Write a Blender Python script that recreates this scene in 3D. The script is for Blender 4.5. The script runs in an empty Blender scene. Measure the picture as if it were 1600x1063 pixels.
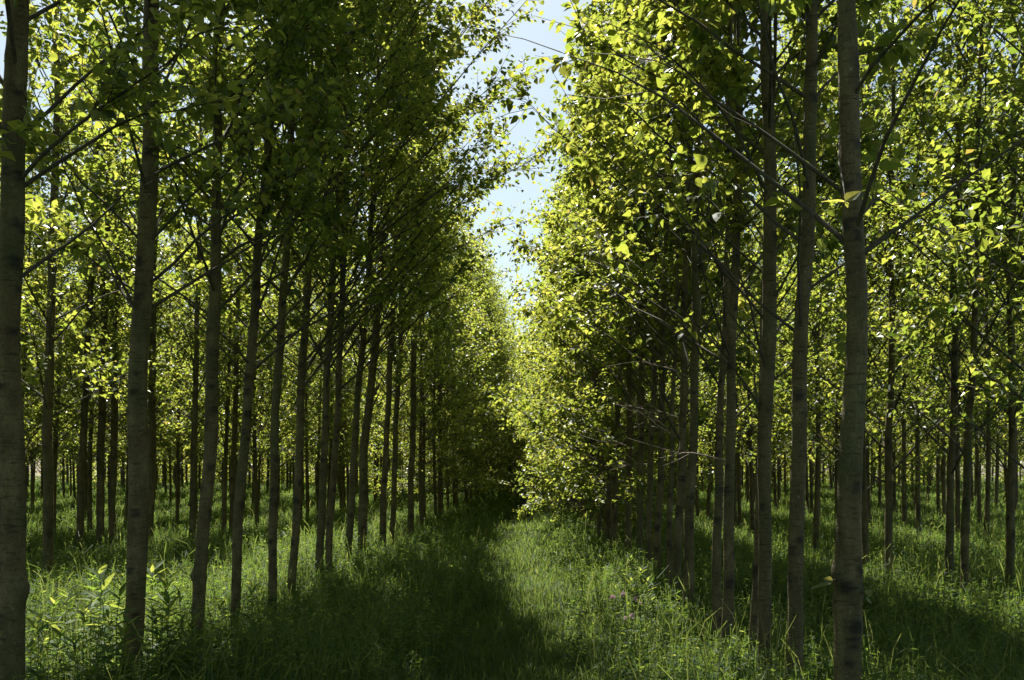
import bpy, math, random
import numpy as np

SEED = 11
rng = np.random.default_rng(SEED)
random.seed(SEED)
R = math.radians
sc = bpy.context.scene
col = sc.collection

# ------------------------------------------------------------------ view
F = 1386.0            # focal length in photo pixels (1600 wide)
VPX, HOR = 830.0, 742.0
EYE = 1.6


def at(x, y, Y):
    """point of the place at depth Y seen at photo pixel (x, y)"""
    return np.array([(x - VPX) / F * Y, Y, EYE + (HOR - y) / F * Y])


def ground_z(x, y):
    x = np.asarray(x, float); y = np.asarray(y, float)
    z = 0.05 * np.sin(x * 0.9 + 0.7 * np.sin(y * 0.35)) + 0.04 * np.sin(y * 0.6 + x * 0.4) + 0.02 * np.sin(x * 2.7 + y * 1.9)
    z = z + 0.75 * np.clip((y - 20) / 36, 0, 1) ** 2
    z = z - 0.05 * np.exp(-((x + 0.25) / 1.1) ** 2)
    return z


# ------------------------------------------------------------------ materials
def new_mat(name):
    m = bpy.data.materials.new(name)
    m.use_nodes = True
    nt = m.node_tree
    for n in list(nt.nodes):
        nt.nodes.remove(n)
    out = nt.nodes.new('ShaderNodeOutputMaterial')
    return m, nt, out


def N(nt, kind, **kw):
    n = nt.nodes.new(kind)
    for k, v in kw.items():
        if k in n.inputs:
            n.inputs[k].default_value = v
        else:
            setattr(n, k, v)
    return n


def ramp(nt, stops):
    n = nt.nodes.new('ShaderNodeValToRGB')
    e = n.color_ramp.elements
    e[0].position, e[0].color = stops[0][0], (*stops[0][1], 1)
    e[1].position, e[1].color = stops[-1][0], (*stops[-1][1], 1)
    for p, c in stops[1:-1]:
        q = e.new(p); q.color = (*c, 1)
    return n


def leaf_mat(name, stops_r, stops_t, trans=0.5, rough=0.45, spec=0.4, emit=None):
    """reflecting face + light passing through the blade; hue varies leaf by leaf"""
    m, nt, out = new_mat(name)
    L = nt.links.new
    a = N(nt, 'ShaderNodeAttribute', attribute_name='rnd')
    r1 = ramp(nt, stops_r); r2 = ramp(nt, stops_t)
    L(a.outputs['Fac'], r1.inputs[0]); L(a.outputs['Fac'], r2.inputs[0])
    b = N(nt, 'ShaderNodeBsdfPrincipled', Roughness=rough)
    b.inputs['Specular IOR Level'].default_value = spec
    t = N(nt, 'ShaderNodeBsdfTranslucent')
    L(r1.outputs[0], b.inputs['Base Color']); L(r2.outputs[0], t.inputs['Color'])
    mx = N(nt, 'ShaderNodeMixShader'); mx.inputs[0].default_value = trans
    L(b.outputs[0], mx.inputs[1]); L(t.outputs[0], mx.inputs[2])
    L(mx.outputs[0], out.inputs['Surface'])
    return m


def bark_mat(name, dark, mid, light, scale=1.0):
    m, nt, out = new_mat(name)
    L = nt.links.new
    tc = N(nt, 'ShaderNodeTexCoord')
    oi = N(nt, 'ShaderNodeObjectInfo')
    off = N(nt, 'ShaderNodeVectorMath', operation='ADD')
    comb = N(nt, 'ShaderNodeCombineXYZ')
    mul = N(nt, 'ShaderNodeMath', operation='MULTIPLY'); mul.inputs[1].default_value = 37.0
    L(oi.outputs['Random'], mul.inputs[0]); L(mul.outputs[0], comb.inputs[2])
    L(tc.outputs['Object'], off.inputs[0]); L(comb.outputs[0], off.inputs[1])

    def noise(sx, sz, scl, det=5, rough=0.6):
        mp = N(nt, 'ShaderNodeMapping'); mp.inputs['Scale'].default_value = (sx, sx, sz)
        L(off.outputs[0], mp.inputs[0])
        n = N(nt, 'ShaderNodeTexNoise', Scale=scl * scale, Detail=det, Roughness=rough)
        L(mp.outputs[0], n.inputs['Vector'])
        return n
    patches = noise(1, 0.45, 9)
    bands = noise(0.8, 5.0, 14, 4, 0.65)
    fine = noise(1, 0.6, 90, 3)
    base = ramp(nt, [(0.3, dark), (0.5, mid), (0.72, light)])
    L(patches.outputs['Fac'], base.inputs[0])
    br = ramp(nt, [(0.33, (0.45, 0.43, 0.38)), (0.46, (1, 1, 1))])
    L(bands.outputs['Fac'], br.inputs[0])
    fr = ramp(nt, [(0.3, (0.7, 0.7, 0.68)), (0.65, (1.1, 1.1, 1.08))])
    L(fine.outputs['Fac'], fr.inputs[0])

    def mult(c1, c2):
        x = N(nt, 'ShaderNodeMix', data_type='RGBA', blend_type='MULTIPLY')
        x.inputs[0].default_value = 1.0
        L(c1, x.inputs[6]); L(c2, x.inputs[7])
        return x.outputs[2]
    alg = noise(1, 0.35, 2.6, 6, 0.7)
    ar = ramp(nt, [(0.48, (0, 0, 0)), (0.66, (0.65, 0.65, 0.65))]); L(alg.outputs['Fac'], ar.inputs[0])
    am = N(nt, 'ShaderNodeMix', data_type='RGBA'); am.inputs[7].default_value = (0.055, 0.075, 0.024, 1)
    L(ar.outputs[0], am.inputs[0]); L(base.outputs[0], am.inputs[6])
    lic = noise(1, 1, 30, 3); lr = ramp(nt, [(0.66, (0, 0, 0)), (0.72, (0.6, 0.6, 0.6))]); L(lic.outputs['Fac'], lr.inputs[0])
    lm = N(nt, 'ShaderNodeMix', data_type='RGBA'); lm.inputs[7].default_value = (0.24, 0.24, 0.18, 1)
    L(lr.outputs[0], lm.inputs[0]); L(am.outputs[2], lm.inputs[6])
    c = mult(mult(lm.outputs[2], br.outputs[0]), fr.outputs[0])
    a = N(nt, 'ShaderNodeAttribute', attribute_name='scar')
    x = N(nt, 'ShaderNodeMix', data_type='RGBA')
    x.inputs[7].default_value = (0.012, 0.011, 0.009, 1)
    sm = N(nt, 'ShaderNodeMath', operation='MULTIPLY'); sm.inputs[1].default_value = 0.85
    L(a.outputs['Fac'], sm.inputs[0]); L(sm.outputs[0], x.inputs[0]); L(c, x.inputs[6])
    b = N(nt, 'ShaderNodeBsdfPrincipled', Roughness=0.8)
    b.inputs['Specular IOR Level'].default_value = 0.3
    L(x.outputs[2], b.inputs['Base Color'])
    ad = N(nt, 'ShaderNodeMath', operation='ADD')
    L(bands.outputs['Fac'], ad.inputs[0]); L(fine.outputs['Fac'], ad.inputs[1])
    bp = N(nt, 'ShaderNodeBump', Strength=0.5, Distance=0.012)
    L(ad.outputs[0], bp.inputs['Height']); L(bp.outputs[0], b.inputs['Normal'])
    L(b.outputs[0], out.inputs['Surface'])
    return m


def soil_mat(name, stops):
    m, nt, out = new_mat(name)
    L = nt.links.new
    tc = N(nt, 'ShaderNodeTexCoord')
    n1 = N(nt, 'ShaderNodeTexNoise', Scale=2.2, Detail=8.0, Roughness=0.7)
    n2 = N(nt, 'ShaderNodeTexNoise', Scale=45.0, Detail=4.0)
    L(tc.outputs['Object'], n1.inputs['Vector']); L(tc.outputs['Object'], n2.inputs['Vector'])
    ad = N(nt, 'ShaderNodeMath', operation='MULTIPLY_ADD'); ad.inputs[1].default_value = 0.35
    L(n2.outputs['Fac'], ad.inputs[0]); L(n1.outputs['Fac'], ad.inputs[2])
    r = ramp(nt, stops); L(ad.outputs[0], r.inputs[0])
    b = N(nt, 'ShaderNodeBsdfPrincipled', Roughness=0.95)
    b.inputs['Specular IOR Level'].default_value = 0.1
    L(r.outputs[0], b.inputs['Base Color'])
    bp = N(nt, 'ShaderNodeBump', Strength=0.8, Distance=0.05)
    L(n2.outputs['Fac'], bp.inputs['Height']); L(bp.outputs[0], b.inputs['Normal'])
    L(b.outputs[0], out.inputs['Surface'])
    return m


M_BARK = bark_mat('poplar bark', (0.068, 0.052, 0.022), (0.12, 0.094, 0.04), (0.19, 0.155, 0.074))
M_TWIG = bark_mat('twig bark', (0.05, 0.042, 0.028), (0.085, 0.07, 0.048), (0.14, 0.115, 0.08), 2.0)
M_DEAD = bark_mat('dead twig', (0.19, 0.135, 0.10), (0.28, 0.21, 0.16), (0.36, 0.28, 0.22), 2.0)
LEAF_R = [(0.0, (0.022, 0.055, 0.02)), (0.55, (0.04, 0.08, 0.026)), (0.9, (0.07, 0.105, 0.034)), (1.0, (0.12, 0.09, 0.03))]
LEAF_T = [(0.0, (0.14, 0.25, 0.03)), (0.5, (0.40, 0.46, 0.055)), (0.9, (0.68, 0.63, 0.11)), (1.0, (0.45, 0.34, 0.07))]
M_LEAF = leaf_mat('poplar leaf', LEAF_R, LEAF_T, 0.5, 0.42, 0.45)
M_GRASS = leaf_mat('grass blade', [(0.0, (0.018, 0.04, 0.012)), (0.6, (0.035, 0.065, 0.018)), (1.0, (0.07, 0.085, 0.03))],
                   [(0.0, (0.09, 0.19, 0.03)), (0.6, (0.22, 0.30, 0.05)), (1.0, (0.36, 0.38, 0.10))], 0.42, 0.6, 0.2)
M_HERB = leaf_mat('herb leaf', [(0.0, (0.02, 0.05, 0.016)), (0.6, (0.04, 0.085, 0.024)), (1.0, (0.08, 0.13, 0.035))],
                  [(0.0, (0.12, 0.24, 0.03)), (0.6, (0.26, 0.38, 0.05)), (1.0, (0.50, 0.52, 0.09))], 0.45, 0.62, 0.2)
M_PINK = leaf_mat('pink petal', [(0.0, (0.6, 0.36, 0.42)), (1.0, (0.8, 0.6, 0.64))], [(0.0, (0.5, 0.3, 0.36)), (1.0, (0.7, 0.5, 0.55))], 0.4, 0.6, 0.2)
M_YELLOW = leaf_mat('yellow petal', [(0.0, (0.7, 0.5, 0.03)), (1.0, (0.75, 0.6, 0.05))], [(0.0, (0.6, 0.45, 0.03)), (1.0, (0.6, 0.5, 0.05))], 0.4, 0.6, 0.2)
M_SOIL = soil_mat('forest floor', [(0.35, (0.018, 0.02, 0.010)), (0.6, (0.03, 0.045, 0.016)), (0.85, (0.05, 0.075, 0.025))])
M_TRACK = soil_mat('trodden track', [(0.35, (0.022, 0.03, 0.012)), (0.6, (0.035, 0.06, 0.02)), (0.85, (0.06, 0.085, 0.03))])


# ------------------------------------------------------------------ mesh helpers
class MB:
    """collects quads; build() links them as one mesh object"""

    def __init__(s):
        s.v, s.f, s.m, s.rnd, s.scar, s.n = [], [], [], [], [], 0

    def add(s, v, f, mat=0, rnd=None, scar=None):
        v = np.asarray(v, np.float32).reshape(-1, 3); f = np.asarray(f, np.int64).reshape(-1, 4)
        s.v.append(v); s.f.append(f + s.n)
        s.m.append(np.full(len(f), mat, np.int32))
        s.rnd.append(np.zeros(len(v), np.float32) if rnd is None else np.asarray(rnd, np.float32))
        s.scar.append(np.zeros(len(v), np.float32) if scar is None else np.asarray(scar, np.float32))
        s.n += len(v)

    def mesh(s, name, mats, smooth=False):
        me = bpy.data.meshes.new(name)
        v = np.concatenate(s.v); f = np.concatenate(s.f)
        me.vertices.add(len(v)); me.vertices.foreach_set('co', v.ravel())
        me.loops.add(f.size); me.loops.foreach_set('vertex_index', f.ravel().astype(np.int32))
        me.polygons.add(len(f)); me.polygons.foreach_set('loop_start', np.arange(0, f.size, 4, dtype=np.int32))
        for m in mats:
            me.materials.append(m)
        me.polygons.foreach_set('material_index', np.concatenate(s.m))
        me.polygons.foreach_set('use_smooth', np.full(len(f), smooth))
        a = me.attributes.new('rnd', 'FLOAT', 'POINT'); a.data.foreach_set('value', np.concatenate(s.rnd))
        a = me.attributes.new('scar', 'FLOAT', 'POINT'); a.data.foreach_set('value', np.concatenate(s.scar))
        me.update(calc_edges=True); me.validate()
        return me

    def build(s, name, mats, parent=None, smooth=False):
        o = bpy.data.objects.new(name, s.mesh(name, mats, smooth))
        col.objects.link(o)
        if parent is not None:
            o.parent = parent
        return o


def norm(a):
    return a / np.maximum(np.linalg.norm(a, axis=-1, keepdims=True), 1e-9)


def tube(mb, P, rad, seg=6, mat=0, ref=None, rmod=None, scar=None):
    P = np.asarray(P, float); n = len(P); rad = np.asarray(rad, float)
    d = np.gradient(P, axis=0); d = norm(d)
    if ref is None:
        ref = np.array([1.0, 0, 0]) if abs(d[:, 2]).mean() > 0.8 else np.array([0, 0, 1.0])
    u = norm(np.cross(d, np.cross(np.broadcast_to(ref, d.shape), d)))
    w = np.cross(d, u)
    a = np.arange(seg) * 2 * math.pi / seg
    rr = rad[:, None] * np.ones(seg)[None]
    if rmod is not None:
        rr = rr + rmod
    V = P[:, None] + rr[..., None] * (np.cos(a)[None, :, None] * u[:, None] + np.sin(a)[None, :, None] * w[:, None])
    i = np.arange(n - 1)[:, None] * seg; j = np.arange(seg)[None]; k = (j + 1) % seg
    Fc = np.stack([i + j, i + k, i + seg + k, i + seg + j], -1).reshape(-1, 4)
    mb.add(V.reshape(-1, 3), Fc, mat, None, None if scar is None else scar.ravel())


# leaf outline: ovate with a drawn-out tip, folded on the midrib
def leaves(mb, pos, tip, nor, ln, wd, rnd, mat=0, simple=False, fold=0.16):
    tip = norm(tip); nor = norm(nor - (nor * tip).sum(-1, keepdims=True) * tip)
    side = np.cross(tip, nor)
    ln = ln[:, None]; wd = wd[:, None]
    n = len(pos)
    if simple:
        V = np.stack([pos, pos + tip * ln * .42 + side * wd * .5 + nor * wd * fold,
                      pos + tip * ln - nor * ln * .08, pos + tip * ln * .42 - side * wd * .5 + nor * wd * fold], 1)
        f = np.arange(4)[None] + 4 * np.arange(n)[:, None]
        mb.add(V.reshape(-1, 3), f, mat, np.repeat(rnd, 4))
    else:
        u = lambda q, w_, up: pos + tip * ln * q + side * wd * w_ + nor * (wd * fold * abs(w_) * 2 * up - ln * .12 * q * q)
        V = np.stack([pos, u(.10, .34, 1), u(.36, .5, 1), u(.70, .29, 1), u(1, 0, 0), u(.70, -.29, 1), u(.36, -.5, 1), u(.10, -.34, 1), u(.4, 0, 0)], 1)
        b = 9 * np.arange(n)[:, None]
        f = np.concatenate([b + np.array([q]) for q in ([0, 1, 2, 8], [8, 2, 3, 4], [0, 8, 6, 7], [8, 4, 5, 6])])
        mb.add(V.reshape(-1, 3), f, mat, np.repeat(rnd, 9))


# ------------------------------------------------------------------ scene tags
def tag(o, label=None, cat=None, group=None, kind=None):
    if label: o['label'] = label
    if cat: o['category'] = cat
    if group: o['group'] = group
    if kind: o['kind'] = kind
    return o


def empty(name, loc):
    o = bpy.data.objects.new(name, None)
    o.empty_display_size = 0.2
    o.location = loc
    col.objects.link(o)
    return o


# ------------------------------------------------------------------ trees
def crown_parts(tr, curve, rad_at, H, h0, rmax, lean_az, lean, seed, nb, simple=False, leaf=(0.07, 0.11), twigs_per=8,
                leaves_per=8, bare_to=0.0, vis_top=None, tube_seg=5, start=0.33, dens_top=1.0, power=0.75, rise=(30, 52)):
    """limbs, side twigs and leaves of one tree in its own coordinates (base at 0,0,0)"""
    g = np.random.default_rng(seed)
    limbs = []
    crown = MB()
    S, D, LN = [], [], []
    az = g.uniform(0, 6.28)
    hs = np.sort(g.uniform(0, 1, nb)) ** 0.9 * (H - 0.35 - h0) + h0
    for h in hs:
        t = (h - h0) / (H - h0)
        az += 2.4 + g.uniform(-.5, .5)
        asym = 1 + lean * math.cos(az - lean_az)
        L = rmax * min(1, .72 + 1.6 * t) * (1 - t) ** power * asym * g.uniform(.62, 1.22) * 1.25 + .25
        el = R(g.uniform(*rise)) + t * .35
        p0 = curve(h)
        d0 = np.array([math.cos(az) * math.cos(el), math.sin(az) * math.cos(el), math.sin(el)])
        n = 7
        s = np.linspace(0, 1, n)
        bend = g.uniform(-.25, .22) * L
        wob = np.cumsum(g.normal(0, .04, (n, 3)), 0) * L * .6
        P = p0 + d0 * (s * L)[:, None] + np.array([0, 0, 1.0]) * (bend * s ** 2)[:, None] + wob * s[:, None]
        r0 = min(rad_at(h) * .3, .0035 + .0048 * L)
        rr = r0 * (1 - s) ** .8 + .0022
        lb = MB(); vis = vis_top is not None and h < vis_top
        tgt = lb if vis else crown
        tube(tgt, P, rr, tube_seg, 0 if vis else 1)
        bare = h < bare_to
        nt = int(twigs_per * (.45 + .55 * L / max(rmax, .5)) * g.uniform(.8, 1.2)) + 2
        ts = g.uniform(start, 1.0, nt) ** .8
        if bare:
            ts = g.uniform(.3, 1.0, max(3, nt // 3))
        ts[0] = 1.0
        dd = norm(np.gradient(P, axis=0))
        for q in ts:
            b = np.array([np.interp(q, s, P[:, k]) for k in range(3)])
            dl = np.array([np.interp(q, s, dd[:, k]) for k in range(3)])
            td = norm(dl * (.9 if q < 1 else 2.5) + g.normal(0, .55, 3) + np.array([0, 0, .12]))
            tl = g.uniform(.18, .55) * (.55 + .5 * min(L, 1.6) / 1.6)
            if not simple or q < .8:
                e = b + td * tl
                tube(tgt, np.stack([b, (b + e) / 2 + g.normal(0, .012, 3), e]), [.0038, .003, .0016] if not simple else [.006, .005, .003], 3, 0 if vis else 1)
            if not bare or g.uniform() < .22:
                S.append(b); D.append(td); LN.append(tl)
        if vis:
            limbs.append(lb)
    S, D, LN = np.array(S), np.array(D), np.array(LN)
    n = leaves_per
    k = len(S) * n
    q = (np.tile(np.arange(n), len(S)) + g.uniform(0, 1, k)) / n
    Sx, Dx, Lx = np.repeat(S, n, 0), np.repeat(D, n, 0), np.repeat(LN, n)
    pos = Sx + Dx * (q * Lx)[:, None] + g.normal(0, .02, (k, 3))
    sd = norm(np.cross(Dx, g.normal(0, 1, (k, 3))))
    pet = norm(Dx * .55 + sd * .8 + np.array([0, 0, -.22]) + g.normal(0, .25, (k, 3)))
    pos = pos + pet * g.uniform(.015, .05, k)[:, None]
    nor = norm(np.array([-.05, 0, .95]) + g.normal(0, .36, (k, 3)))
    tip = pet + np.array([0, 0, -.12]) + g.normal(0, .22, (k, 3))
    ln = (leaf[0] * .75 + (leaf[1] * 1.05 - leaf[0] * .75) * g.beta(2, 2.2, k)) * np.where(q > .85, .75, 1)
    rnd = np.clip(.55 * g.beta(2.2, 2.4, k) + .4 * np.repeat(g.beta(2, 2, len(S)), n) + g.normal(0, .04), 0, .93)
    rnd = np.where(g.uniform(0, 1, k) < .005, 1.0, rnd)
    leaves(crown, pos, tip, nor, ln, ln * g.uniform(.66, .86, k), rnd, 0, simple)
    return limbs, crown


def trunk_mesh(curve, rad_at, H, zlow, seg, dz, seed, scars=True, bulges=()):
    g = np.random.default_rng(seed)
    z = np.arange(zlow, H, dz)
    P = np.array([curve(q) for q in z])
    r = np.array([rad_at(q) for q in z])
    a = np.arange(seg) * 2 * math.pi / seg
    rm = np.zeros((len(z), seg)); scv = np.zeros((len(z), seg))
    if scars:
        for k in range(3):
            ph, m = g.uniform(0, 6.28), g.integers(1, 4)
            rm += (r * .03)[:, None] * np.sin(m * a[None] + ph + z[:, None] * g.uniform(.5, 2.5))
        zz = zlow + .25
        while zz < min(H - 1, 6.5):
            for q in range(g.integers(1, 3)):
                th = g.uniform(0, 6.28); z0 = zz + g.normal(0, .03); sz = g.uniform(.018, .034)
                da = (a[None] - th + math.pi) % (2 * math.pi) - math.pi
                x = da * r[:, None] / (sz * 1.1)
                y = (z[:, None] - z0 + .5 * sz * x ** 2 * .35) / sz
                e = np.exp(-x ** 2 - (y / .7) ** 2)
                scv += 1.3 * e * g.uniform(.6, 1.1) + 1.1 * np.exp(-(x / 1.7) ** 2 - ((y - 1.2) / .38) ** 2)
                rm += .004 * np.exp(-(x / 1.2) ** 2 - (y / 1.2) ** 2)
            zz += g.uniform(.12, .34)
        for (z0, th, amp, sz, dk) in bulges:
            da = (a[None] - th + math.pi) % (2 * math.pi) - math.pi
            x = da * r[:, None] / sz; y = (z[:, None] - z0) / sz
            rm += amp * np.exp(-x ** 2 - y ** 2)
            scv += dk * np.exp(-(x / .6) ** 2 - (y / .6) ** 2)
    mb = MB()
    tube(mb, P, r, seg, 0, np.array([1.0, 0, 0]), rm, np.clip(scv, 0, 1))
    return mb


GROUPS = {
    'L': 'poplars in the row left of the grass track',
    'R': 'poplars in the row right of the grass track',
    'L2': 'poplars behind the left row',
    'R2': 'poplars behind the right row',
}


def row_tree(label, side, Y, pts, H=11.0, h0=2.6, rmax=1.5, lean_az=0.0, lean=0.3, seed=0, nb=46, bulges=(), bare_to=0.0, start=.33,
             twigs_per=8, leaves_per=8, leaf=(.07, .11), fine=True, **kw):
    """a tree traced at its own depth Y: pts = (x, y, width) in photo pixels, from the foot upward"""
    pts = sorted(pts, key=lambda p: -p[1])
    W = np.array([at(x, y, Y) for x, y, w in pts]); rd = np.array([w * .85 / 2 / F * Y for x, y, w in pts])
    gx = W[0, 0] + (W[0, 0] - W[1, 0]) / max(W[1, 2] - W[0, 2], .2) * W[0, 2] * .3
    gz = float(ground_z(gx, Y))
    base = np.array([gx, Y, gz])
    zk = [-.3] + [w[2] - gz for w in W if w[2] - gz > .1]
    xk = [0.0] + [w[0] - gx for w in W if w[2] - gz > .1]
    rk = [float(rd[0]) * 1.03] + [float(q) for w, q in zip(W, rd) if w[2] - gz > .1]
    sl = np.clip((xk[-1] - xk[-2]) / (zk[-1] - zk[-2]), -.06, .06)
    zt = zk[-1]
    zk += [(zt + H) / 2, H]; xk += [xk[-1] + sl * .6 * (H - zt) / 2, xk[-1] + sl * .8 * (H - zt)]
    rt = rk[-1]; rk += [rt * .58 if H - zt > 2 else rt * .7, .012]
    g = np.random.default_rng(seed + 500)
    yl = g.normal(0, .015); ph = g.uniform(0, 6.28)
    zs = np.arange(-.3, H + .2, .15)
    xs = np.interp(zs, zk, xk); xs = np.convolve(np.pad(xs, 2, 'edge'), np.ones(5) / 5, 'valid')
    xs += .010 * np.sin(zs * 2.1 + ph) + .006 * np.sin(zs * 4.7 + ph * 2)

    def curve(h):
        return np.array([np.interp(h, zs, xs), yl * h + .02 * math.sin(h * 1.3 + ph), h])

    def rad_at(h):
        return float(np.interp(h, zk, rk)) * (1 + .38 * math.exp(-max(h, 0) / .10)) * (1 + .02 * math.sin(h * 7 + ph))
    root = empty('poplar_tree', base)
    tag(root, label, 'tree', GROUPS[side])
    mb = trunk_mesh(curve, rad_at, H, -.2, 22 if fine else 12, .02 if fine else .06, seed, True, bulges)
    mb.build('trunk', [M_BARK], root, True)
    vis_top = min(EYE + HOR / F * Y, H - 1.0) if fine else None
    limbs, crown = crown_parts(root, curve, rad_at, H, h0, rmax, lean_az, lean, seed, nb, not fine, leaf, twigs_per, leaves_per, bare_to, vis_top, start=start, **kw)
    for lb in limbs:
        lb.build('branch', [M_TWIG], root, True)
    crown.build('crown', [M_LEAF, M_TWIG], root)
    return root, curve, rad_at


EAST = 0.0; WEST = math.pi
LK = dict(side='L', H=10.4, h0=2.5, rmax=1.95, lean_az=EAST, lean=.28, nb=70, bare_to=2.9, twigs_per=13, leaves_per=12, leaf=(.06, .098))
left_row = [
    ('thickest pale grey poplar trunk, cut by the left edge of the photo', 5.1, [(10, 1080, 48), (15, 950, 44), (18, 880, 41), (18, 720, 42), (17, 530, 41), (24, 300, 40), (34, 0, 34)], dict(bulges=[(.93, -.2, .03, .07, .3)])),
    ('stout grey poplar trunk second from the left edge, tall weeds at its foot', 6.7, [(200, 1060, 38), (203, 1000, 36), (210, 900, 35), (214, 720, 36), (217, 532, 32), (223, 400, 31), (230, 300, 30), (233, 0, 27)], {}),
    ('poplar with a crooked foot and a small side stub above the grass', 8.0, [(310, 1035, 21), (310, 1000, 21), (308, 900, 25), (319, 790, 24), (326, 720, 24), (332, 600, 22), (336, 400, 19), (338, 200, 18), (342, 0, 17)], dict(bulges=[(.72, math.pi, .03, .05, .3)])),
    ('slim poplar leaning right, just right of the crooked-footed poplar', 9.0, [(364, 1030, 18), (369, 900, 17), (378, 780, 18), (396, 532, 16), (408, 370, 15), (425, 200, 14), (448, 0, 12)], {}),
    ('thin poplar right of the slim right-leaning one, grass hiding its foot', 10.0, [(424, 920, 16), (427, 780, 15), (441, 532, 14), (451, 400, 13), (459, 250, 12), (466, 0, 11)], {}),
    ('straight dark poplar in the left row, weeds and lit grass on its right side', 11.2, [(457, 910, 15), (463, 780, 14), (473, 532, 14), (480, 400, 13), (489, 200, 12), (498, 0, 11)], {}),
    ('left trunk of a close pair of poplars crossing at mid height', 12.6, [(500, 940, 15), (502, 780, 13), (514, 532, 12), (520, 400, 11), (531, 300, 10), (540, 150, 9)], {}),
    ('right trunk of the close pair, bending right as it rises', 13.1, [(513, 940, 14), (518, 780, 12), (524, 700, 12), (533, 532, 11), (537, 400, 10), (545, 270, 9)], {}),
    ('thin poplar leaning right beside the thicker one on its right', 14.5, [(541, 945, 13), (553, 700, 13), (567, 532, 11), (578, 400, 10), (586, 270, 9)], {}),
    ('thicker poplar middle of the left row, sunlit grass behind its foot', 15.7, [(564, 930, 17), (569, 700, 15), (586, 532, 14), (595, 400, 12), (609, 260, 9)], {}),
    ('dark slender poplar with a twin close on its right, far in left row', 18.0, [(596, 900, 13), (602, 700, 11), (610, 532, 10), (618, 350, 8)], {}),
    ('very thin poplar squeezed between two darker trunks in the left row', 19.4, [(611, 880, 10), (617, 700, 10), (624, 532, 8), (630, 350, 7)], {}),
    ('last clearly separate trunk of the left row before the shaded foliage', 22.0, [(640, 855, 12), (644, 700, 11), (647, 532, 10), (652, 350, 8)], {}),
]
for i, (lb, Y, pts, ex) in enumerate(left_row):
    k = dict(LK); k.update(ex)
    if i < 3: k.update(lean=.15, rmax=1.45, nb=64)
    elif i < 5: k.update(lean=.5, rmax=1.6, nb=58, H=10.6)
    elif i < 8: k.update(lean=.5, rmax=2.5, nb=92, H=12.8)
    elif i > 8: k.update(lean=.05, rmax=1.6, nb=68, H=11)
    row_tree(lb, k.pop('side'), Y, pts, seed=100 + i, **k)

RK = dict(side='R', H=10.8, h0=1.9, rmax=1.35, lean_az=WEST, lean=.12, nb=68, bare_to=2.5, twigs_per=12, leaves_per=11, leaf=(.075, .125))
right_row = [
    ('thickest poplar trunk on the right, wounded bark and two leaf sprouts near its foot', 4.5, [(1326, 1080, 50), (1326, 1000, 48), (1325, 900, 48), (1327, 860, 47), (1333, 750, 44), (1335, 640, 41), (1337, 532, 40), (1332, 400, 37), (1327, 300, 36), (1322, 100, 35), (1325, 0, 31)],
     dict(bulges=[(1.07, math.pi, .022, .06, .15), (1.0, 4.2, .012, .05, 1.8), (.80, 4.95, .012, .055, 1.8), (.9, math.pi, .012, .05, .0), (.62, 4.5, .01, .035, 1.5)], h0=2.3, bare_to=3.7)),
    ('smooth poplar trunk left of the thick wounded one', 5.5, [(1238, 1070, 30), (1243, 900, 29), (1250, 700, 28), (1256, 532, 25), (1261, 450, 24), (1264, 300, 23), (1268, 70, 22)], dict(h0=2.4, bare_to=3.7)),
    ('upright poplar with a thin companion stem against its left side', 6.2, [(1195, 1070, 26), (1195, 900, 25), (1196, 532, 25), (1199, 300, 22), (1197, 100, 20)], dict(h0=2.3, bare_to=3.6)),
    ('thin sunlit companion stem leaning into the upright poplar', 6.5, [(1175, 1065, 16), (1180, 900, 13), (1188, 700, 11), (1196, 500, 10), (1204, 300, 8)], dict(nb=24, H=7.5, rmax=.9)),
    ('dark poplar with a slimmer trunk just left of it, rim lit', 7.3, [(1135, 1060, 21), (1137, 850, 19), (1141, 700, 18), (1146, 532, 17), (1150, 300, 15), (1153, 100, 13)], dict(bare_to=3.0)),
    ('slim right-leaning poplar beside the dark rim-lit one', 7.8, [(1116, 1030, 19), (1120, 850, 16), (1127, 700, 14), (1132, 532, 12), (1140, 300, 10)], dict(bare_to=3.0)),
    ('poplar with pale twigs at head height and white-rimmed left edge', 9.1, [(1074, 1030, 19), (1077, 850, 19), (1082, 700, 16), (1086, 532, 14), (1090, 300, 12), (1092, 100, 10)], dict(bare_to=3.2)),
    ('dark poplar pressed behind the white-rimmed one, on its left', 10.0, [(1057, 980, 16), (1060, 850, 16), (1065, 700, 15), (1070, 532, 12), (1075, 300, 10)], dict(bare_to=3.0)),
    ('thin pinkish lit stem by the pink flowers', 10.5, [(1043, 1000, 11), (1045, 850, 11), (1051, 700, 9), (1056, 532, 7)], dict(nb=26, H=8.0, rmax=1.0)),
    ('slender dark poplar just beyond the thin pinkish stem', 11.8, [(1027, 930, 13), (1028, 850, 13), (1032, 700, 12), (1036, 532, 10), (1042, 300, 8)], {}),
    ('slim poplar between two darker ones above the flowering weeds', 12.9, [(1013, 900, 12), (1014, 800, 12), (1018, 700, 10), (1023, 532, 8)], {}),
    ('last distinct trunk of the right row beside the lit track', 14.2, [(1000, 895, 14), (1000, 800, 13), (1001, 700, 12), (1002, 532, 10), (1003, 300, 8)], {}),
]
roots = {}
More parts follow.
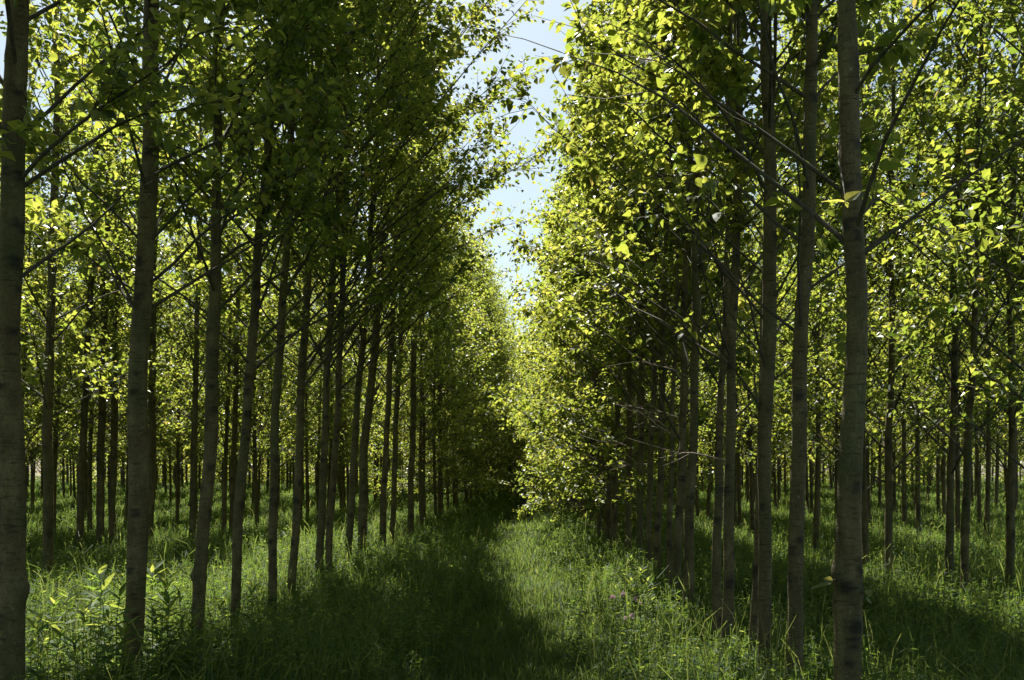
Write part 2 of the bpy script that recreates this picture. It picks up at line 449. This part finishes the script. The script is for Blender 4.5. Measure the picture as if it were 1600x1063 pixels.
for i, (lb, Y, pts, ex) in enumerate(right_row):
    k = dict(RK); k.update(ex)
    if i < 8: k.update(lean=.3, start=.42, nb=44 if i < 6 else 54, twigs_per=10, leaves_per=9, leaf=(.065, .112), rmax=min(k.get('rmax', 1.3), 1.25))
    roots[i] = row_tree(lb, k.pop('side'), Y, pts, seed=200 + i, **k)
    if i in (4, 6, 7, 8, 9, 10, 11):
        g = np.random.default_rng(900 + i)
        rt, cv, ra = roots[i]
        for q in range(1 + i % 2):
            h = g.uniform(1.35, 2.6); az = WEST + g.normal(.25, .55); el = R(g.uniform(5, 38)); L = g.uniform(.5, 1.1)
            d = np.array([math.cos(az) * math.cos(el), math.sin(az) * math.cos(el), math.sin(el)])
            t = np.linspace(0, 1, 7)
            P = cv(h) + d * (t * L)[:, None] + np.cumsum(g.normal(0, .03, (7, 3)), 0) * t[:, None] + np.array([0, 0, g.uniform(-.2, .1)]) * (t ** 2)[:, None]
            mb = MB(); tube(mb, P, .0065 * (1 - t) ** .7 + .0018, 5)
            for u in g.uniform(.3, .95, 5):
                b = np.array([np.interp(u, t, P[:, c]) for c in range(3)])
                e = b + (d + g.normal(0, .6, 3)) * g.uniform(.1, .35)
                tube(mb, np.stack([b, (b + e) / 2 + g.normal(0, .012, 3), e]), [.003, .0024, .0014], 4)
            tag(mb.build('branch', [M_DEAD], rt, True), 'bare dead pinkish twig')

L2K = dict(side='L2', H=11, h0=2.4, rmax=1.5, lean=.1, nb=54, twigs_per=9, leaves_per=10, fine=False)
for i, (lb, Y, pts) in enumerate([
    ('poplar behind the left row, alone between the two stout trunks, nearest of its rank', 12.3, [(72, 930, 18), (73, 700, 17), (76, 532, 15), (80, 300, 13), (83, 100, 11)]),
    ('leftmost of three slim poplars standing together behind the stout trunk', 18.5, [(122, 862, 12), (131, 700, 12), (139, 532, 10), (152, 300, 9)]),
    ('middle of three slim poplars standing together behind the stout trunk', 18.8, [(154, 858, 14), (159, 700, 13), (164, 532, 12), (172, 300, 9)]),
    ('rightmost of three slim poplars standing together behind the stout trunk', 19.0, [(176, 856, 13), (178, 700, 12), (181, 532, 11), (192, 300, 9)]),
    ('poplar peeping out right behind the second stout trunk', 18.6, [(235, 856, 13), (236, 700, 13), (237, 532, 12), (240, 300, 10)]),
    ('thin poplar behind, seen left of the crooked-footed trunk', 18.4, [(298, 862, 12), (304, 700, 11), (308, 532, 9), (314, 300, 8)]),
    ('thin dark poplar behind, between crooked-footed and right-leaning trunks', 21.0, [(361, 832, 11), (365, 700, 10), (368, 532, 9)]),
]):
    row_tree(lb, pts=pts, Y=Y, seed=300 + i, **L2K)
R2K = dict(side='R2', H=11, h0=1.5, rmax=1.75, lean=.1, nb=60, twigs_per=10, leaves_per=10, fine=False)
for i, (lb, Y, pts) in enumerate([
    ('slim poplar in the second rank, first one right of the thick wounded trunk', 12.0, [(1388, 925, 15), (1391, 700, 13), (1394, 532, 11), (1398, 300, 9)]),
    ('dark poplar touching the sunlit-edged one, on its left', 11.6, [(1482, 950, 15), (1485, 700, 13), (1487, 532, 12), (1490, 300, 10)]),
    ('second-rank poplar with a bright sunlit left edge', 10.6, [(1504, 970, 13), (1508, 800, 14), (1513, 600, 12), (1517, 400, 10)]),
    ('rightmost dark poplar trunk near the right edge of the photo', 12.0, [(1577, 935, 15), (1580, 850, 15), (1583, 600, 13), (1588, 300, 11)]),
]):
    row_tree(lb, pts=pts, Y=Y, seed=330 + i, **R2K)


# ---- kinds copied down the rows and through the plantation
def proto(seed, H, h0, rmax, lean_az, lean, nb, tw, lv, leaf, r0, bare_to=0.0, **kw):
    g = np.random.default_rng(seed)
    a, b, ph = g.normal(0, .02), g.normal(0, .02), g.uniform(0, 6.28)

    def curve(h):
        return np.array([a * h + .03 * math.sin(h * .9 + ph), b * h + .03 * math.sin(h * .7 + ph * 2), h])

    def rad_at(h):
        return (r0 * (1 - h / H * .92) + .004) * (1 + .35 * math.exp(-max(h, 0) / .1))
    mb = trunk_mesh(curve, rad_at, H, -.2, 10, .12, seed, True)
    limbs, crown = crown_parts(None, curve, rad_at, H, h0, rmax, lean_az, lean, seed, nb, True, leaf, tw, lv, bare_to, None, 4, **kw)
    return mb.mesh('trunk', [M_BARK], True), crown.mesh('crown', [M_LEAF, M_TWIG])


P_near = [proto(480 + i, 9.0, 2.6, 1.9, EAST, .2, 52, 9, 10, (.08, .12), .075) for i in range(2)]
P_left = [proto(400 + i, 10.2, .5, 2.25, EAST, .25, 74, 10, 11, (.07, .11), .06, rise=(5, 45)) for i in range(4)]
P_mid = [proto(490 + i, 10.5, .8, 1.72, EAST, .08, 66, 10, 11, (.07, .11), .048, rise=(10, 48)) for i in range(3)]
P_right = [proto(420 + i, 11.2, .25, 1.5, WEST, .15, 78, 10, 11, (.08, .125), .055, rise=(0, 42)) for i in range(4)]
P_woodL = [proto(440 + i, 9.6, 1.3, 1.8, 0, .1, 60, 9, 9, (.075, .12), .055) for i in range(4)]
P_woodR = [proto(460 + i, 10.5, 1.4, 1.95, 0, .1, 60, 9, 9, (.075, .12), .055) for i in range(4)]


def plant(protos, x, y, label, group, rz=None, s=None):
    tm, cm = protos[rng.integers(len(protos))]
    root = empty('poplar_tree', (x, y, float(ground_z(x, y))))
    root.rotation_euler.z = rng.uniform(0, 6.28) if rz is None else rz
    root.scale = (s or rng.uniform(.88, 1.12),) * 3
    for nm, me in (('trunk', tm), ('crown', cm)):
        o = bpy.data.objects.new(nm, me); col.objects.link(o); o.parent = root
    tag(root, label, 'tree', group)
    return root


y = 24.4
while y < 62:
    plant(P_left if y > 34 else P_mid, -3 + rng.normal(0, .15), y, 'poplar far down the left row, its leaves closing over the track', 'poplars far down the left row', rng.normal(0, .3), rng.uniform(.92, 1.08) * (1 + .22 * min(1, max(0, (y - 33) / 8))))
    y += rng.uniform(1.0, 1.5)
y = 15.4
while y < 62:
    plant(P_right, 1.6 + rng.normal(0, .12), y, 'poplar far down the right row, its sunlit leaves facing the track', 'poplars far down the right row', rng.normal(0, .3), rng.uniform(.92, 1.08) * (1 + .2 * min(1, max(0, (y - 30) / 10))))
    y += rng.uniform(1.0, 1.45)
# nearer trees of the two rows, just outside the frame
for yy in (3.7, 2.4, 1.0, -.3):
    plant(P_near, -3.1, yy, 'poplar of the left row standing nearest the viewer', 'nearest poplars of the left row', rng.normal(0, .3))

far_spots = []
for row, x0 in enumerate((-7, -11, -15, -19, -23, -27, -31, 5.4, 9.2, 13, 17, 21, 25, 29)):
    yy = 2.0 + rng.uniform(0, 1.2)
    if x0 == -7: yy = 14.2
    while yy < 72:
        x = x0 + rng.normal(0, .18)
        inside = abs(x + .2) < .60 * yy + 1.5
        near_used = (-9.5 < x < -6.0 and yy < 20) or (4.5 < x < 7.5 and 10 < yy < 13.4)
        keep = inside or (x < 0 and x > -.62 * yy - 9 and yy > 4)
        if keep and not near_used:
            far_spots.append((x, yy, inside))
        yy += rng.uniform(1.15, 1.75)
far_spots.sort(key=lambda q: q[1] if q[2] else q[1] * 1.2)
n_ind = 240
for x, yy, ins in far_spots[:n_ind]:
    if x < 0:
        plant(P_woodL, x, yy, 'thin poplar in the ranks behind the left row', 'poplars in the ranks left')
    else:
        plant(P_woodR, x, yy, 'thin poplar in the ranks behind the right row', 'poplars in the ranks right')
M_SHADE = leaf_mat('shaded foliage', [(0.0, (0.012, 0.026, 0.010)), (1.0, (0.03, 0.05, 0.018))], [(0.0, (0.03, 0.06, 0.01)), (1.0, (0.06, 0.10, 0.02))], .25, .6, .2)  # leaf colour darkened to paint the shade at the track's end
for k, (x, yy, H, lb) in enumerate([(-.8, 51, 4.0, 'added dark bushy tree standing in for the shade at the far end of the grass track')]):
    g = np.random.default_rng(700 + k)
    root = empty('added_shade_tree', (x, yy, float(ground_z(x, yy))))  # tree added in place of the shaded hollow under the far crowns
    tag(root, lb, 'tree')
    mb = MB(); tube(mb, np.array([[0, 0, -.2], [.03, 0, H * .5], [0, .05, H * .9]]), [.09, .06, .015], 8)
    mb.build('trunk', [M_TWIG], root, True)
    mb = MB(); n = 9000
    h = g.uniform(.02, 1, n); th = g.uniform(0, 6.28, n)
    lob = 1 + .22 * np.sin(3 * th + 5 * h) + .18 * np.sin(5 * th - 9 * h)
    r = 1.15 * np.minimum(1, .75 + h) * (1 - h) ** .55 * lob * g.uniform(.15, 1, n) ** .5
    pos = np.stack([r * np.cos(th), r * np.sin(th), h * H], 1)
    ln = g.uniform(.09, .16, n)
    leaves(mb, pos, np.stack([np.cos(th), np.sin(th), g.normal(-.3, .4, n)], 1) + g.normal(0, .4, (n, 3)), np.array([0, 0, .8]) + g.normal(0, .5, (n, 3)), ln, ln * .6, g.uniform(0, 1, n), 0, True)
    mb.build('crown', [M_SHADE], root)
for x in np.arange(-46, 46, 2.1):
    for yy in (75, 79, 84, 90):
        far_spots.append((x + rng.normal(0, .5), yy + rng.normal(0, .8), True))
for x in (-2.4, -1.2, -.2, .9):
    for yy in (64, 67):
        far_spots.append((x + rng.normal(0, .2), yy, True))
fw = MB()
for x, yy, ins in far_spots[n_ind:]:
    if not ins: continue
    g = rng
    z0 = float(ground_z(x, yy)); H = g.uniform(9.5, 11.5)
    tube(fw, np.array([[x, yy, z0 - .1], [x + g.normal(0, .1), yy, z0 + H * .5], [x + g.normal(0, .2), yy, z0 + H]]), [.08, .055, .01], 5, 1)
    n = 1100
    h = g.uniform(.10 if yy < 62 else .0, 1, n) ** (.8 if yy < 62 else 1.1)
    r = 1.9 * np.minimum(1, .8 + h) * (1 - h) ** .6 * np.sqrt(g.uniform(.05, 1, n)) + .1
    th = g.uniform(0, 6.28, n)
    pos = np.stack([x + r * np.cos(th), yy + r * np.sin(th), z0 + h * H], 1)
    ln = g.uniform(.15, .24, n)
    leaves(fw, pos, g.normal(0, 1, (n, 3)) + [0, 0, -.3], np.array([0, 0, .8]) + g.normal(0, .5, (n, 3)), ln, ln * .7, np.clip(g.beta(2, 2, n), 0, .93), 0, True)
o = fw.build('distant_wood', [M_LEAF, M_TWIG])
tag(o, 'distant mass of poplar foliage and thin trunks closing the plantation', 'wood', None, 'stuff')


# sprouts and the single bright leaf pair on the thick right-hand trunk
root, curve, rad_at = roots[0]
b = np.array(root.location)


def sprig(points, leafdefs, name='sprout'):
    mb = MB()
    P = np.array([at(x, y, Y) - b for x, y, Y in points])
    tube(mb, P, np.linspace(.004, .0018, len(P)), 4, 1)
    for (x, y, Y, tx, ty, w, tilt, rv) in leafdefs:
        p = at(x, y, Y) - b; q = at(tx, ty, Y) - b
        t = (q - p)
        leaves(mb, p[None], t[None], np.array([[tilt[0], tilt[1], tilt[2]]]), np.array([np.linalg.norm(t)]), np.array([w]), np.array([rv]), 0, False, .1)
    mb.build(name, [M_LEAF, M_TWIG], root)


sprig([(1306, 905, 4.48), (1296, 908, 4.4)], [(1301, 908, 4.42, 1286, 904, .04, (.2, -1, .5), .9), (1299, 912, 4.4, 1266, 917, .045, (.1, -.25, 1), .9)])
sprig([(1346, 925, 4.46), (1355, 930, 4.4)], [(1353, 930, 4.42, 1364, 922, .045, (-.3, -1, .4), .8), (1353, 934, 4.4, 1363, 943, .03, (-.1, -.5, .8), .8)])
sprig([(1312, 205, 4.42), (1310, 250, 3.7), (1318, 290, 3.3), (1322, 317, 3.2)], [(1321, 314, 3.2, 1346, 296, .05, (-.5, -1, .55), .9), (1320, 316, 3.2, 1283, 311, .048, (0, -.2, 1), .92), (1322, 316, 3.2, 1325, 325, .016, (0, -1, .3), .7)], 'leaf_spray')

# ------------------------------------------------------------------ ground and track
def sheet(name, xs, ys, mat, lift, label=None, fn=None):
    X, Yy = np.meshgrid(xs, ys)
    Z = ground_z(X, Yy) + lift
    if fn is not None:
        X = fn(X, Yy)
        Z = ground_z(X, Yy) + lift
    v = np.stack([X, Yy, Z], -1).reshape(-1, 3)
    nx, ny = len(xs), len(ys)
    i = np.arange(ny - 1)[:, None] * nx + np.arange(nx - 1)[None]
    f = np.stack([i, i + 1, i + 1 + nx, i + nx], -1).reshape(-1, 4)
    mb = MB(); mb.add(v, f)
    o = mb.build(name, [mat], None, True)
    tag(o, label, name.replace('_', ' '), None, 'structure')
    return o


def axis(lim, fine, n_f, n_c):
    c = np.geomspace(fine, lim, n_c)
    return np.concatenate([-c[::-1], np.linspace(-fine, fine, n_f)[1:-1], c])


gx = axis(600, 30, 240, 26); gy = axis(600, 70, 460, 22)
sheet('ground', gx, gy, M_SOIL, 0.0, 'dark damp ground under the poplar rows')
pys = np.linspace(-6, 62, 300)
sheet('grass_track', np.linspace(-1.25, .75, 18), pys, M_TRACK, .012, 'mown green track running between the two rows of poplars',
      lambda X, Yv: X + .12 * np.sin(Yv * .35) + np.where(np.abs(X + .25) > .9, .12 * np.sin(Yv * 2.3 + X), 0))


# ------------------------------------------------------------------ grass and herbs
def field(n, ymin, ymax, seed, spread=.62):
    g = np.random.default_rng(seed)
    Yv = np.exp(g.uniform(math.log(ymin), math.log(ymax), n))
    X = g.uniform(-1, 1, n) * (spread * Yv + 1.2) - .02 * Yv
    return g, X, Yv


def patch(x, y, s=1.0):
    return (np.sin(x * 1.7 * s + 2.1 * np.sin(y * .8 * s)) + np.sin(y * 1.3 * s + 1.7 * np.sin(x * 1.1 * s)) + np.sin((x + y) * 2.9 * s)) / 3


def track_w(x, y):
    """1 on the mown track, 0 in the rough"""
    return np.clip(1.5 - np.abs(x + .2 + .12 * np.sin(y * .35)) / .85, 0, 1)


n = 560000
g, X, Yv = field(n, 2.6, 75, 5)
tw = track_w(X, Yv); pt = patch(X, Yv)
h = (.17 + .09 * pt + g.gamma(1.5, .045, n)) * (1 - .35 * tw) * (1 + .012 * np.clip(Yv, 0, 25))
h = np.clip(h, .06, .55)
keep = g.uniform(0, 1, n) < (.75 + .35 * pt)
X, Yv, h, tw = X[keep], Yv[keep], h[keep], tw[keep]; n = len(X)
base = np.stack([X, Yv, ground_z(X, Yv) - .01], 1)
th = g.uniform(0, 6.28, n); bd = np.stack([np.cos(th), np.sin(th), np.zeros(n)], 1)
ben = np.clip(g.gamma(2.2, .22, n), .05, 1.15)[:, None] * h[:, None]
fa = th + g.normal(1.57, .5, n); wv = np.stack([np.cos(fa), np.sin(fa), np.zeros(n)], 1)
w = ((.0007 + .00034 * Yv) * g.uniform(.7, 1.5, n))[:, None]
V = []
for s, ws in ((0, .8), (.4, 1.0), (.75, .7), (1.0, .12)):
    c = base + bd * ben * s ** 2 + np.array([0, 0, 1.0]) * (h[:, None] * s - ben * .42 * s ** 2.6)
    V += [c - wv * w * ws, c + wv * w * ws]
V = np.stack(V, 1)
bi = 8 * np.arange(n)[:, None]
f = np.concatenate([bi + np.array([[0, 1, 3, 2]]) + 2 * k for k in range(3)])
mb = MB()
mb.add(V.reshape(-1, 3), f, 0, np.repeat(np.clip(g.beta(2, 3, n) + .1 * tw, 0, 1), 8))
# flowering stems with thin seed heads
ns = 5000
g2, sx, sy = field(ns, 3.5, 40, 9)
ok = track_w(sx, sy) < .7
sx, sy = sx[ok], sy[ok]; ns = len(sx)
sh = g2.uniform(.4, .75, ns)
b0 = np.stack([sx, sy, ground_z(sx, sy)], 1)
lean_ = g2.normal(0, .16, (ns, 3)); lean_[:, 2] = 0
wd = (.0008 + .0002 * sy)[:, None]
a_ = g2.uniform(0, 3.14, ns); wv = np.stack([np.cos(a_), np.sin(a_), 0 * a_], 1)
t1 = b0 + lean_ * .75 + np.array([0, 0, .82]) * sh[:, None]; t2 = b0 + lean_ * 1.25 + np.array([0, 0, 1.0]) * sh[:, None]
V = np.stack([b0 - wv * wd, b0 + wv * wd, t1 + wv * wd, t1 - wv * wd, t1 - wv * wd * 2, t1 + wv * wd * 2, t2 + wv * wd, t2 - wv * wd], 1)
bi = 8 * np.arange(ns)[:, None]
mb.add(V.reshape(-1, 3), np.concatenate([bi + np.array([[0, 1, 2, 3]]), bi + np.array([[4, 5, 6, 7]])]), 0, np.repeat(g2.uniform(.5, 1, ns), 8))
o = mb.build('grass', [M_GRASS])
tag(o, 'long green grass covering the ground between the trunks', 'grass', None, 'stuff')


def herb_stems(mb, X, Yv, h, g, nl, ll, wl):
    """leafy stems: lance-shaped leaves spiralling up each stem"""
    n = len(X)
    b0 = np.stack([X, Yv, ground_z(X, Yv)], 1)
    ln = g.normal(0, .14, (n, 3)); ln[:, 2] = 0
    up = np.array([0, 0, 1.0])
    q = (np.arange(nl)[None] + g.uniform(0, 1, (n, nl))) / nl * .85 + .15
    pos = b0[:, None] + (ln[:, None] * q[..., None] ** 1.5 + up * q[..., None]) * h[:, None, None]
    az = (np.arange(nl)[None] * 2.2 + g.uniform(0, 6.28, (n, 1)) + g.normal(0, .4, (n, nl)))
    tip = np.stack([np.cos(az), np.sin(az), g.uniform(-.5, .75, (n, nl))], -1)
    nor = np.array([0, 0, 1.0]) + g.normal(0, .35, (n, nl, 3)) - tip * .2
    L = g.uniform(*ll, (n, nl)) * (1.1 - .5 * q) * (1 + .02 * Yv[:, None])
    leaves(mb, pos.reshape(-1, 3), tip.reshape(-1, 3), nor.reshape(-1, 3), L.ravel(), L.ravel() * wl, np.clip(g.beta(2, 2, n * nl), 0, 1), 0, False, .12)
    wv = np.array([1.0, 0, 0]) * (.002 + .0002 * Yv)[:, None]
    t = b0 + (ln + up) * h[:, None]
    V = np.stack([b0 - wv, b0 + wv, t + wv * .4, t - wv * .4], 1)
    mb.add(V.reshape(-1, 3), np.arange(4)[None] + 4 * np.arange(n)[:, None], 0, np.full(4 * n, .5))


n = 110000
g, X, Yv = field(n, 2.8, 50, 21)
pt = patch(X + 3, Yv - 2, .8)
keep = (g.uniform(0, 1, n) < .55 + .7 * pt) & (track_w(X, Yv) < .35 + .65 * g.uniform(0, 1, n))
X, Yv = X[keep], Yv[keep]
mb = MB()
herb_stems(mb, X, Yv, np.clip(g.normal(.29, .11, len(X)), .08, .7) * (1 - .4 * track_w(X, Yv)), g, 10, (.04, .085), .34)
o = mb.build('undergrowth', [M_HERB])
tag(o, 'low leafy herbs growing through the grass', 'undergrowth', None, 'stuff')


# ---- tall weeds one can count
def weed_proto(seed, h, nl, ll, wl):
    g = np.random.default_rng(seed)
    st, fo = MB(), MB()
    k = 7; s = np.linspace(0, 1, k)
    bx, by = g.normal(0, .1, 2)
    P = np.stack([bx * s ** 2 * h + .01 * np.sin(s * 7), by * s ** 2 * h, s * h], 1)
    tube(st, P, np.linspace(.0055, .002, k), 5)
    q = np.linspace(.18, 1.0, nl)
    pos = np.stack([np.interp(q, s, P[:, i]) for i in range(3)], 1)
    az = np.arange(nl) * 2.39 + g.normal(0, .3, nl)
    tip = np.stack([np.cos(az), np.sin(az), np.where(q > .85, .9, .28) + g.normal(0, .2, nl)], 1)
    L = g.uniform(*ll, nl) * np.where(q > .8, .75, 1)
    leaf_nor = np.array([0, 0, 1.0]) + g.normal(0, .25, (nl, 3))
    leaves(fo, pos, tip, leaf_nor, L, L * wl, g.uniform(.3, 1, nl), 0, False, .14)
    return st.mesh('stem', [M_HERB], True), fo.mesh('foliage', [M_HERB])


WP = [weed_proto(600 + i, .8 + .08 * i, 30 + 3 * i, (.13, .22), .27) for i in range(4)]


def weed(x, y, Y, label, group, sc_=None):
    """tall weed whose tip shows at photo pixel (x, y)"""
    p = at(x, y, Y)
    gz = float(ground_z(p[0], Y))
    k = rng.integers(len(WP)); hh = .8 + .08 * k
    s = (p[2] - gz) / hh if sc_ is None else sc_
    r_ = empty('tall_weed', (p[0], Y, gz)); r_.scale = (s, s, s); r_.rotation_euler.z = rng.uniform(0, 6.28)
    for nm, me in zip(('stem', 'foliage'), WP[k]):
        o = bpy.data.objects.new(nm, me); col.objects.link(o); o.parent = r_
    tag(r_, label, 'weed', group)


for (x, y, Y) in [(165, 895, 6.6), (180, 915, 6.3), (148, 930, 6.4), (130, 955, 6.1), (60, 965, 5.8), (85, 985, 5.6), (110, 990, 5.9), (50, 1010, 5.4), (150, 985, 5.7), (170, 960, 6.0), (30, 940, 6.3), (140, 905, 6.9), (190, 975, 5.9), (75, 940, 6.4), (100, 930, 6.8), (125, 1000, 5.5), (65, 1020, 5.3)]:
    weed(x, y, Y, 'tall lance-leaved weed in the clump left of the second stout trunk', 'weeds left of the second stout trunk')
for (x, y, Y) in [(238, 890, 6.9), (252, 905, 6.8), (262, 930, 6.5), (246, 950, 6.2), (275, 960, 6.5), (290, 925, 7.1), (280, 990, 6.2), (240, 1000, 5.8), (265, 960, 6.1), (300, 965, 6.7), (255, 985, 6.0), (310, 1000, 6.3)]:
    weed(x, y, Y, 'tall lance-leaved weed in the clump right of the second stout trunk', 'weeds right of the second stout trunk')
for (x, y, Y) in [(335, 960, 7.2), (345, 985, 6.8), (395, 915, 8.0), (388, 940, 7.7), (410, 950, 7.6), (430, 965, 7.4), (345, 940, 7.6), (450, 930, 8.6), (480, 950, 8.2), (420, 985, 7.0), (385, 990, 6.8), (510, 960, 8.4), (460, 985, 7.3)]:
    weed(x, y, Y, 'tall leafy weed among the slim trunks of the left row', 'weeds among the slim left trunks')
for (x, y, Y) in [(993, 868, 9.8), (1003, 890, 9.2), (985, 905, 9.0), (1012, 905, 8.8), (1022, 935, 8.2), (1000, 945, 8.0), (965, 915, 9.0)]:
    weed(x, y, Y, 'leafy weed in the sunlit patch by the pink flowers', 'weeds by the pink flowers')

for (x, y, Y) in [(948, 965, 8.0), (968, 985, 7.6), (990, 990, 7.4), (1010, 975, 7.7), (1030, 985, 7.3), (955, 1000, 7.2), (985, 1015, 6.9), (1012, 1020, 6.8), (1040, 1025, 6.7), (940, 1030, 6.8), (972, 1040, 6.5), (1028, 955, 8.0)]:
    weed(x, y, Y, 'broad-leaved weed low in the sunlit right edge of the track, below the pink flowers', 'weeds below the pink flowers')

# ---- flowers
gF = np.random.default_rng(77)


def flower(x, y, Y, mat, label, group, size=.02):
    p = at(x, y, Y); gz = float(ground_z(p[0], Y))
    r_ = empty('wildflower', (p[0], Y, gz))
    h = p[2] - gz
    st = MB()
    tube(st, np.array([[0, 0, 0], [.01, .005, h * .5], [0, 0, h]]), [.003, .0025, .002], 5)
    st.build('stem', [M_HERB], r_, True)
    fo = MB(); n = 7
    q = gF.uniform(.25, .92, n); az = gF.uniform(0, 6.28, n)
    tip = np.stack([np.cos(az), np.sin(az), gF.uniform(0, .5, n)], 1)
    L = gF.uniform(.05, .09, n)
    leaves(fo, np.stack([0 * q, 0 * q, q * h], 1), tip, np.array([0, 0, 1.0]) + gF.normal(0, .2, (n, 3)), L, L * .45, gF.uniform(.4, 1, n), 0)
    fo.build('foliage', [M_HERB], r_)
    fl = MB(); n = 22
    d = norm(gF.normal(0, 1, (n, 3)) + [0, 0, .35])
    L = gF.uniform(.7, 1.2, n) * size
    leaves(fl, np.array([0, 0, h]) + d * size * .25, d, gF.normal(0, 1, (n, 3)), L, L * .55, gF.uniform(0, 1, n), 0)
    fl.build('flower_head', [mat], r_)
    tag(r_, label, 'flower', group)


for k, (x, y, lb) in enumerate([(957, 934, 'pink wildflower leftmost of the upper three'), (974, 929, 'topmost pink wildflower, middle of the upper three'),
                                (992, 937, 'pink wildflower rightmost of the upper three'), (1000, 943, 'small pink wildflower just right of the upper three'),
                                (987, 963, 'pink wildflower lowest in the clump, below the upper three'), (978, 966, 'pale pink wildflower beside the lowest one')]):
    flower(x, y, 8.3 - .15 * k, M_PINK, lb, 'pink wildflowers', .026 if k in (0, 1, 2, 4) else .018)
flower(1007, 1044, 6.6, M_YELLOW, 'single yellow wildflower in the grass below the pink ones', 'yellow wildflowers', .016)
flower(1113, 856, 9.5, M_YELLOW, 'bright yellow wildflower beside the slim right-leaning poplar', 'yellow wildflowers', .022)

# ------------------------------------------------------------------ light
SUN_AZ, SUN_EL = -14.5, 54.0          # degrees from +Y (negative = left), elevation
w = bpy.data.worlds.new('World'); sc.world = w; w.use_nodes = True
nt = w.node_tree
bg = nt.nodes['Background']
sky = nt.nodes.new('ShaderNodeTexSky'); sky.sky_type = 'NISHITA'; sky.sun_disc = False
sky.sun_elevation = R(SUN_EL); sky.sun_rotation = R(SUN_AZ)
sky.air_density = 1.0; sky.dust_density = 1.2; sky.ozone_density = 1.0
hs = nt.nodes.new('ShaderNodeHueSaturation'); hs.inputs['Saturation'].default_value = .75; hs.inputs['Hue'].default_value = .472
nt.links.new(sky.outputs[0], hs.inputs['Color']); nt.links.new(hs.outputs[0], bg.inputs[0]); bg.inputs[1].default_value = .05
sl = bpy.data.lights.new('sun', 'SUN'); sl.energy = 5.0; sl.angle = R(.53); sl.color = (1, .95, .86)
so = bpy.data.objects.new('sun', sl); col.objects.link(so)
from mathutils import Vector
d = Vector((math.sin(R(SUN_AZ)) * math.cos(R(SUN_EL)), math.cos(R(SUN_AZ)) * math.cos(R(SUN_EL)), math.sin(R(SUN_EL))))
so.rotation_euler = d.to_track_quat('Z', 'Y').to_euler(); so.location = d * 40

cam = bpy.data.cameras.new('camera')
co = bpy.data.objects.new('camera', cam); col.objects.link(co)
co.location = (0, 0, EYE); co.rotation_euler = (R(90), 0, 0)
cam.sensor_width = 36; cam.lens = 36 * F / 1600
cam.shift_x = -(VPX - 800) / 1600; cam.shift_y = (HOR - 531.5) / 1600
cam.clip_start = .05; cam.clip_end = 2000
sc.camera = co

sc.view_settings.view_transform = 'Standard'; sc.view_settings.look = 'None'
sc.view_settings.exposure = 1.5; sc.view_settings.gamma = 1
cy = sc.cycles
cy.max_bounces = 6; cy.diffuse_bounces = 3; cy.glossy_bounces = 2; cy.transmission_bounces = 2; cy.transparent_max_bounces = 4
